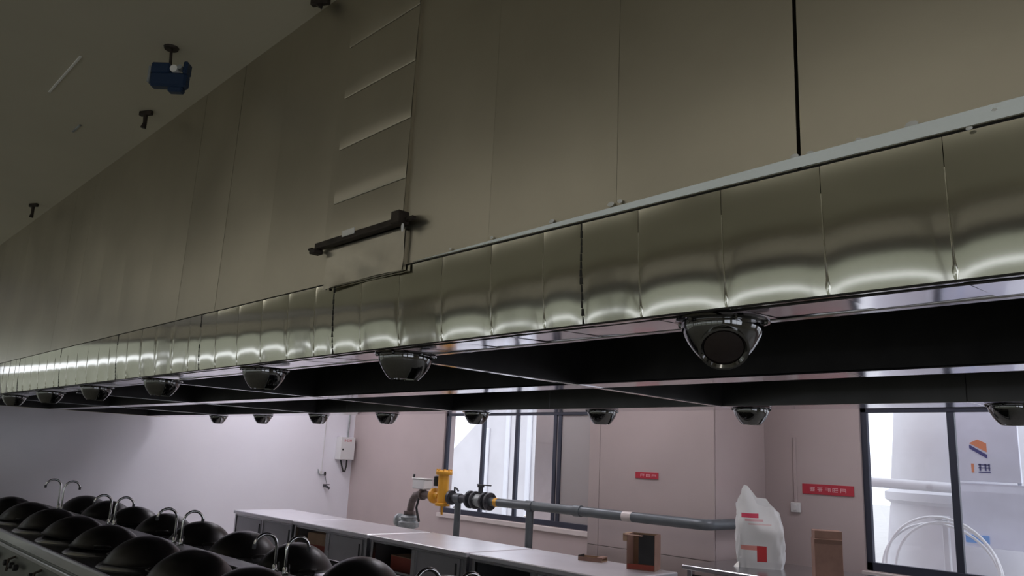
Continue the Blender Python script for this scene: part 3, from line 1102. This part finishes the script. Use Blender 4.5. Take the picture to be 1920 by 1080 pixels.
# ================================================================== GAS PIPELINE
gp = thing('gas_pipeline', 'grey gas pipe with yellow filter, valves and support posts along the window', 'pipe', (0, 6.75, 0))
PZ = H - .525
MB().tube([(-7.40, 0, PZ), (-6.2, 0, PZ + .003), (-5.0, 0, PZ), (-4.40, 0, PZ), (-4.325, .02, PZ), (-4.305, .08, PZ), (-4.305, 1.24, PZ)], .052, 16).obj('main_pipe', M_PIPE, gp, smooth=60)
MB().lathe([(.062, -.05), (.062, .05)], 18, (-5.95, 0, PZ + .003), 'x').obj('coupling', M_PIPE, gp, smooth=40)
MB().lathe([(.0535, -.06), (.0535, .06)], 18, (-5.25, 0, PZ), 'x').obj('white_band', M_SILL, gp, smooth=40)
MB().lathe([(.0535, -.03), (.0535, .03)], 18, (-7.28, 0, PZ), 'x').obj('yellow_band', M_YELLOW, gp, smooth=40)
for fx in (-7.78, -7.68, -7.50, -7.41):
    fl = MB().lathe([(.105, -.018), (.11, -.012), (.11, .012), (.105, .018)], 24, (fx, 0, PZ), 'x').obj('pipe_flange', M_DARKPIPE, gp, smooth=40)
    for k in range(6):
        a = 2 * PI * k / 6
        MB().lathe([(.012, -.03), (.012, .03)], 6, (fx, .085 * math.cos(a), PZ + .085 * math.sin(a)), 'x').obj('bolt', M_DARKPIPE, fl)
v = MB().lathe([(.07, -.09), (.085, 0), (.07, .09)], 20, (-7.59, 0, PZ), 'x').obj('valve_body', M_CAST, gp, smooth=40)
MB().lathe([(.03, .06), (.03, .16), (.045, .165), (.045, .185)], 14, (-7.59, 0, PZ)).obj('valve_stem', M_DARKPIPE, v, smooth=40)
MB().cbox(-7.66, -7.40, -.012, .012, PZ + .185, PZ + .20, .004).obj('valve_lever', M_DARKPIPE, v)
MB().lathe([(.05, -8.22), (.05, -7.78)], 16, (0, 0, PZ), 'x').obj('inlet_pipe', M_DARKPIPE, gp, smooth=40)
fl = MB().lathe([(.09, -.022), (.092, 0), (.09, .022)], 24, (-8.16, 0, PZ), 'x').obj('pipe_flange', M_DARKPIPE, gp, smooth=40)
MB().tube([(-8.10, 0, PZ + .08), (-8.08, -.02, PZ + .13), (-8.02, -.03, PZ + .12), (-7.99, -.03, PZ + .09)], .012, 8).obj('lifting_eye', M_DARKPIPE, fl, smooth=60)
yf = MB().lathe([(.070, -.19), (.074, -.16), (.074, .20), (.080, .205), (.080, .235)], 28, (-8.34, 0, PZ + .08)).obj('filter_body', M_YELLOW, gp, smooth=40, label='yellow gas filter cylinder')
MB().lathe([(.108, .205), (.112, .212), (.112, .242), (.105, .25), (.06, .262)], 28, (-8.34, 0, PZ + .08)).obj('filter_cap', M_YELLOW, yf, smooth=40)
MB().lathe([(.095, -.20), (.1, -.19), (.1, -.165), (.075, -.16)], 28, (-8.34, 0, PZ + .08)).obj('filter_base', M_YELLOW, yf, smooth=40)
MB().lathe([(.016, -.31), (.018, -.2)], 12, (-8.34, 0, PZ + .08)).obj('drain', M_YELLOW, yf, smooth=40)
for k in range(8):
    a = 2 * PI * k / 8
    MB().lathe([(.012, .2), (.012, .275)], 6, (-8.34 + .096 * math.cos(a), .096 * math.sin(a), PZ + .08)).obj('bolt', M_YELLOW, yf)
fl = MB().lathe([(.06, -.06), (.10, -.04), (.10, .0), (.06, .02), (.06, .1)], 24, (-8.50, 0, PZ), 'x').obj('filter_flange', M_YELLOW, gp, smooth=40)
MB().lathe([(.045, -.06), (.045, .06), (.02, .07)], 14, (-8.47, -.01, PZ + .19)).obj('gauge', M_BLACK, gp, smooth=40)
MB().tube([(-8.52, 0, PZ), (-8.82, 0, PZ), (-8.93, 0, PZ - .02), (-9.0, 0, PZ - .10), (-9.03, 0, PZ - .20), (-9.04, 0, PZ - .28)], .05, 14).obj('elbow_pipe', M_BROWNPIPE, gp, smooth=60)
MB().lathe([(.075, -.02), (.075, .02)], 18, (-8.78, 0, PZ), 'x').obj('pipe_flange', M_BROWNPIPE, gp, smooth=40)
MB().lathe([(.085, -.02), (.085, .02)], 18, (-9.04, 0, PZ - .26)).obj('pipe_flange', M_BROWNPIPE, gp, smooth=40)
vb = MB().lathe([(.06, -.7), (.08, -.2), (.14, -.17), (.145, -.11), (.10, -.09), (.12, -.04), (.07, 0)], 22, (-9.05, 0, PZ - .28)).obj('shutoff_valve', M_CAST, gp, smooth=40)
MB().lathe([(.055, -.16), (.09, -.15), (.09, -.11), (.05, -.10), (.05, .1)], 18, (-9.14, 0, PZ - .38), 'x').obj('outlet', M_CAST, vb, smooth=40)
MB().tube([(-8.83, -.02, PZ - .05), (-8.86, -.03, PZ - .18), (-8.82, -.03, PZ - .28), (-8.78, -.03, PZ - .36)], .016, 8).obj('handle', M_BLACK, vb, smooth=60)
ab = MB().cbox(-8.93, -8.67, -.08, .08, PZ + .07, PZ + .20, .012).obj('actuator_box', M_BOXW, gp, label='white actuator box')
MB().cbox(-8.94, -8.66, -.085, .085, PZ + .20, PZ + .215, .005).obj('lid', M_BOXW, ab)
MB().lathe([(.035, 0), (.035, .07)], 12, (-8.8, 0, PZ + .02)).obj('stem', M_CAST, ab, smooth=40)
MB().tube([(-8.95, 0, PZ + .12), (-8.99, -.01, PZ + .18), (-8.985, -.01, PZ + .26)], .014, 8).obj('cable', M_BLACK, ab, smooth=60)
for (px, r) in ((-8.02, .042), (-6.70, .045)):
    p = MB().lathe([(r, 0.01), (r, PZ - .05)], 16, (px, 0, 0)).obj('support_post', M_PIPE, gp, smooth=40)
    MB().cbox(px - .07, px + .07, -.07, .07, 0, .012, .003).obj('base_plate', M_PIPE, p)
    MB().lathe([(.062, -.055), (.062, .055)], 18, (px, 0, PZ), 'x').obj('saddle', M_PIPE, p, smooth=40)
    MB().lathe([(.012, 0), (.012, .05)], 8, (px - .08, 0, PZ - .12), 'x').obj('bolt', M_CHROME, p)

# ================================================================== THINGS ON THE WALLS
cb = thing('control_box', 'white electrical control box with red lettering on the white wall', 'electrical box', (XL + .003, 7.80, H))
MB().cbox(0, .15, -.16, .14, -.15, .25, .006).obj('housing', M_BOXW, cb)
dd = MB().cbox(.15, .165, -.155, .135, -.145, .245, .004).obj('door', M_BOXW, cb)
MB().lathe([(.016, 0), (.016, .012)], 12, (.163, -.11, .03), 'x').obj('lock', M_BLACK, dd, smooth=40)
for (ya, yb, za, zb) in ((-.085, -.070, .165, .215), (-.06, -.055, .185, .20), (-.03, -.022, .165, .215), (-.022, .0, .204, .212), (-.022, .0, .172, .18), (.0, .007, .165, .215),
                         (.02, .027, .165, .215), (.027, .05, .2, .21), (.027, .05, .182, .19), (.05, .057, .165, .215)):
    MB().box(.165, .1665, ya, yb, za, zb).obj('lettering', M_RED, dd, label='red lettering')
MB().tube([(.07, -.08, -.15), (.08, -.05, -.26), (.08, -.01, -.36), (.08, .02, -.365), (.08, .045, -.25), (.07, .05, -.15)], .014, 8).obj('cable', M_BLACK, cb, smooth=60)
MB().tube([(.02, .06, .25), (.02, .07, .9), (.02, .07, 2.04)], .014, 8).obj('conduit', M_CAST, cb, smooth=60)
wt = thing('wall_tap', 'small dark water tap with a thin supply pipe on the white wall', 'tap', (XL, 7.42, H))
MB().tube([(.012, -.03, 2.04), (.012, -.03, -.36)], .007, 8).obj('supply_pipe', M_BOXW, wt, smooth=60)
MB().cbox(0, .03, -.075, -.02, -.42, -.36, .004).obj('junction', M_BOXW, wt)
MB().tube([(.01, -.1, -.33), (.03, -.1, -.40), (.03, -.05, -.43), (.03, .03, -.42)], .007, 8).obj('bracket', M_CAST, wt, smooth=60)
MB().lathe([(.016, 0), (.02, .03), (.016, .07)], 12, (.03, .035, -.44)).obj('knob', M_BLACK, wt, smooth=40)
MB().tube([(.03, .04, -.44), (.035, .07, -.54), (.04, .09, -.60)], .006, 8).obj('rod', M_CAST, wt, smooth=60)
MB().tube([(0, .05, -.62), (.07, .05, -.62), (.11, .06, -.63), (.12, .10, -.66)], .02, 10).obj('spout', M_DARKPIPE, wt, smooth=60)
MB().cbox(.05, .07, 0, .13, -.60, -.585, .004).obj('lever', M_DARKPIPE, wt)


def sign(name, x0, x1, z0, z1, y, nglyph, label, tilt, gx0, gx1, seed):
    cx, cz_ = (x0 + x1) / 2, (z0 + z1) / 2
    t = thing(name, label, 'sign', (cx, y, cz_))
    w, h = x1 - x0, z1 - z0
    p = MB().cbox(-w / 2, w / 2, -.012, 0, -h / 2, h / 2, .002).obj('board', M_RED, t)
    r = random.Random(seed)
    gw = (gx1 - gx0) * w / nglyph
    gh = h * .42
    for g in range(nglyph):
        c = -w / 2 + gx0 * w + gw * (g + .5)
        a = gw * .33
        mb = MB()
        s = gh * .085
        kinds = [(-a, a, gh * .38), (-a, a, -gh * .02), (-a * .9, a * .9, -gh * .4)]
        for (u, v, z) in kinds[:r.choice((2, 3))]:
            mb.box(c + u, c + v, -.0135, -.012, z - s, z + s)
        for u in r.sample((-a, -a * .3, a * .4, a), 2):
            mb.box(c + u - s, c + u + s, -.0135, -.012, -gh * .48, gh * .45)
        mb.obj('character', M_PINK, t)
    t.rotation_euler = (0, tilt, 0)
    return t


sign('wall_sign', -5.345, -5.045, H - .132, H - .064, SY - .004, 3, 'small red sign with three pale characters on the tiled shaft', .0, .2, .95, 4)
sign('wall_sign', -3.945, -3.41, H - .200, H - .098, YB, 5, 'long red sign with five pale characters beside the tank window', .0, .13, .88, 9)
sw = thing('wall_switch', 'white square wall switch below a thin conduit left of the long red sign', 'switch', (-4.02, YB, H - .345))
MB().cbox(-.052, .052, -.03, 0, -.05, .05, .006).obj('plate', M_BOXW, sw)
MB().cbox(-.02, .02, -.036, -.03, -.03, .03, .004).obj('rocker', M_BOXW, sw)
MB().cbox(-.016, .016, -.018, 0, .05, .72, .004).obj('conduit', M_TILE, sw)

# ================================================================== ADDED FILL LAMPS ON THE CEILING, OUT OF VIEW
def emit_mat(name, col, st):
    m = bpy.data.materials.new(name)
    m.use_nodes = True
    nt = m.node_tree
    nt.nodes.remove(nt.nodes['Principled BSDF'])
    e = nt.nodes.new('ShaderNodeEmission')
    e.inputs[0].default_value = (*col, 1)
    e.inputs[1].default_value = st
    nt.links.new(e.outputs[0], nt.nodes['Material Output'].inputs[0])
    return m


M_AISLEFILL = emit_mat('fill_glow', (.95, .92, 1.0), AISLE_FILL)
M_FRONTFILL = emit_mat('warm_fill_glow', (1.0, .95, .83), FRONT_FILL)


def batten(lx, ly, mm, label, group, L=.65, D=.09):  # body shared by all the added fill lamps
    t = thing('fill_lamp', label, 'lamp', (lx, ly, ZC - .004), 0, group)
    MB().cbox(-L, L, -D, D, -.06, 0, .006).obj('housing', M_BOXW, t)
    MB().cbox(-L + .03, L - .03, -D + .015, D - .015, -.085, -.06, .008).obj('diffuser', mm, t)


for k, (lx, ly) in enumerate(((-11.6, 6.2), (-10.2, 5.3), (-7.6, 6.9), (-5.2, 5.6), (-2.2, 6.6))):  # fill lamps added out of view to brighten end wall and counter
    batten(lx, ly, M_AISLEFILL, 'added unseen cool white fill lamp above the counter aisle, %s from the left' % ordn[k], 'fill lamps added behind the hood', .62, .32)
for k, lx in enumerate((-10.5, -7.5, -4.5, -1.5, 1.5)):  # fill lamps added out of view to brighten cladding and ceiling
    batten(lx, -1.2, M_FRONTFILL, 'added unseen warm fill lamp on the viewer side of the hood, %s from the left' % ordn[k], 'fill lamps added in front of the hood', 1.35)

# ================================================================== THINGS HANGING FROM THE CEILING
bl = thing('ceiling_clamp', 'blue pipe clamp hanging on a short rod from the ceiling', 'clamp', (-4.06, 1.23, ZC), .80)
MB().lathe([(.035, -.012), (.04, 0)], 12).obj('ceiling_plate', M_RUST, bl, smooth=40)
MB().tube([(0, 0, 0), (.01, 0, -.12)], .008, 8).obj('rod', M_RUST, bl, smooth=60)
b = MB().cbox(-.08, .115, -.03, .03, -.235, -.155, .012)
b.cbox(-.08, .02, -.03, .03, -.16, -.10, .008)
b.cbox(.09, .115, -.03, .03, -.16, -.09, .006)
b.cbox(.02, .10, -.022, .022, -.262, -.23, .008)
b.obj('saddle', M_BLUE, bl)
MB().lathe([(.02, -.02), (.02, .02)], 14, (.044, -.012, -.135), 'y').obj('roller', M_LABEL, bl, smooth=40)
MB().lathe([(.013, -.02), (.013, .02)], 12, (.077, -.018, -.128), 'y').obj('roller', M_CAST, bl, smooth=40)
MB().cbox(-.094, -.079, -.025, .025, -.215, -.12, .004).obj('side_plate', M_CAST, bl)
hk = [(-5.02, 1.43, .115, 'rusty T-shaped hanger stub below the blue ceiling clamp'), (-7.95, 1.45, .13, 'small dark hanger stub at the left end of the ceiling'),
      (-3.05, 1.54, .04, 'dark hanger stub at the top of the ceiling beside the hood cover')]
for (hx, hy, hl, lb) in hk:
    t = thing('hanger_stub', lb, 'hanger', (hx, hy, ZC), .5, 'hanger stubs in the ceiling')
    MB().cbox(-.045, .05, -.014, .014, -.03, 0, .004).obj('plate', M_RUST, t)
    MB().tube([(0, 0, -.03), (.004, 0, -hl * .7), (-.004, 0, -hl)], [.014, .012, .018], 8).obj('stub', M_RUST, t, smooth=60)

# ================================================================== OUTDOORS
structure(MB().box(-40, 30, YB + .22, 60, -.5, -.3).obj('ground', M_GROUND), 'pale concrete yard outside the windows')
tk = thing('water_tank', 'large white plastic water tank standing outside the right window', 'tank', (-3.05, 10.75, -.3))
prof = [(1.12, 0), (1.12, .1), (1.10, .7), (1.05, 1.2), (1.0, 1.66), (1.06, 1.70), (1.06, 1.79), (.99, 1.83), (.94, 2.4), (.90, 2.9), (.7, 3.2), (.3, 3.3)]
MB().lathe(prof, 48).obj('tank_body', M_TANK, tk, smooth=35)
MB().lathe([(.3, 3.3), (.3, 3.4), (.05, 3.42)], 24).obj('lid', M_TANK, tk, smooth=35)
op = thing('outdoor_pipe', 'white pipe running across in front of the tank outside', 'pipe', (0, 0, 0))
MB().tube([(-4.25, 9.55, H - .06), (-3.9, 9.55, H - .055), (-2.2, 9.55, H - .09)], [.03, .055, .055], 12).obj('pipe', M_TANK, op, smooth=60)
MB().lathe([(.045, 0), (.045, 1.88)], 12, (-2.3, 9.55, -.3)).obj('post', M_TANK, op, smooth=40)
MB().lathe([(.045, 0), (.045, 1.90)], 12, (-3.98, 9.62, -.3)).obj('post', M_TANK, op, smooth=40)
bd = thing('advert_board', 'pale blue board with an orange and navy emblem outside the right window', 'board', (-2.62, 9.28, -.3))
MB().cbox(-.28, .35, 0, .04, 1.96, 3.0, .004).obj('upper_panel', M_BOARD, bd)
MB().cbox(-.28, .38, .01, .05, 1.30, 1.94, .004).obj('lower_panel', M_BOARD, bd)
MB().cbox(-.30, -.26, .03, .07, 0, 3.0, .004).obj('post', M_TANK, bd)
MB().cbox(.30, .34, .05, .09, 0, 3.0, .004).obj('post', M_TANK, bd)
MB().cbox(-.20, .02, .0, .012, 1.34, 1.42, .003).obj('blue_patch', M_BLUEP, bd)


def quad(name, pts, material, parent, y=-.004):
    vs = [(p[0], y, p[1]) for p in pts] + [(p[0], -.0005, p[1]) for p in pts]
    k = len(pts)
    fs = [tuple(range(k)), tuple(range(2 * k - 1, k - 1, -1))] + [(i, k + i, k + (i + 1) % k, (i + 1) % k) for i in range(k)]
    MB().add(vs, fs).obj(name, material, parent)


Z0 = H + .3
quad('emblem_wedge', [(-.10, Z0 + .40), (.06, Z0 + .31), (.06, Z0 + .40), (-.02, Z0 + .44)], M_ORANGE, bd)
quad('emblem_stripe', [(-.10, Z0 + .345), (.06, Z0 + .245), (.06, Z0 + .285), (-.10, Z0 + .385)], M_NAVY, bd)
quad('emblem_bar', [(-.095, Z0 + .10), (-.07, Z0 + .10), (-.07, Z0 + .19), (-.095, Z0 + .19)], M_ORANGE, bd)
for (a, b_, c_, d_) in ((-.03, .08, .175, .185), (-.03, .08, .145, .155), (-.02, -.005, .12, .19), (.03, .045, .12, .19), (.065, .078, .12, .19), (-.03, .08, .10, .11)):
    quad('lettering', [(a, Z0 + c_), (b_, Z0 + c_), (b_, Z0 + d_), (a, Z0 + d_)], M_NAVY, bd)
hs = thing('hose_coil', 'coiled clear white hose hanging outside the right window', 'hose', (-2.98, 8.98, .72))
for k, (rx, rz, off) in enumerate(((.54, .56, 0), (.50, .53, .05), (.56, .53, -.04))):
    pts = []
    for i in range(48):
        a = 2 * PI * i / 48
        pts.append((rx * math.cos(a) + off, .03 * k + .02 * math.sin(2 * a), rz * math.sin(a) - .02 * k))
    MB().tube(pts, .014, 8, closed=True).obj('hose_loop', M_HOSE, hs, smooth=60)
MB().cbox(-.04, .04, .02, .26, .53, .57, .006).obj('hook', M_TANK, hs)
MB().cbox(-.03, .03, .2, .26, -1.02, .57, .006).obj('hook_post', M_TANK, hs)
# pale building with a sloping roof behind the left window
fb = thing('neighbour_building', 'pale grey building with a sloping roof line outside the left window', 'building', (-14, 17, -.3))
outl = [(-9, 0), (3.6, 0), (3.6, 6.4), (-3.4, 5.9), (-3.9, 4.4), (-4.6, 3.55), (-5.4, 3.1), (-7.0, 1.9), (-9, .9)]
k = len(outl)
MB().add([(p[0], 0, p[1]) for p in outl] + [(p[0], 6, p[1]) for p in outl],
         [tuple(range(k)), tuple(range(2 * k - 1, k - 1, -1))] + [(i, k + i, k + (i + 1) % k, (i + 1) % k) for i in range(k)]).obj('wall', M_FACADE, fb)
for i in range(6):
    MB().cbox(-5.0 + .95 * i, -4.8 + .95 * i, -.06, 0, 0, 2.9 + .5 * min(i, 4), .02).obj('pilaster', M_TANK, fb)
pl = thing('outdoor_pillar', 'beige rendered pillar close outside the left window', 'pillar', (-8.66, 9.2, -.3))
MB().cbox(-.23, .20, -.2, .2, 0, 4.2, .02).obj('shaft', M_SILL, pl)
MB().cbox(-.27, .24, -.24, .24, 0, .5, .02).obj('plinth', M_SILL, pl)
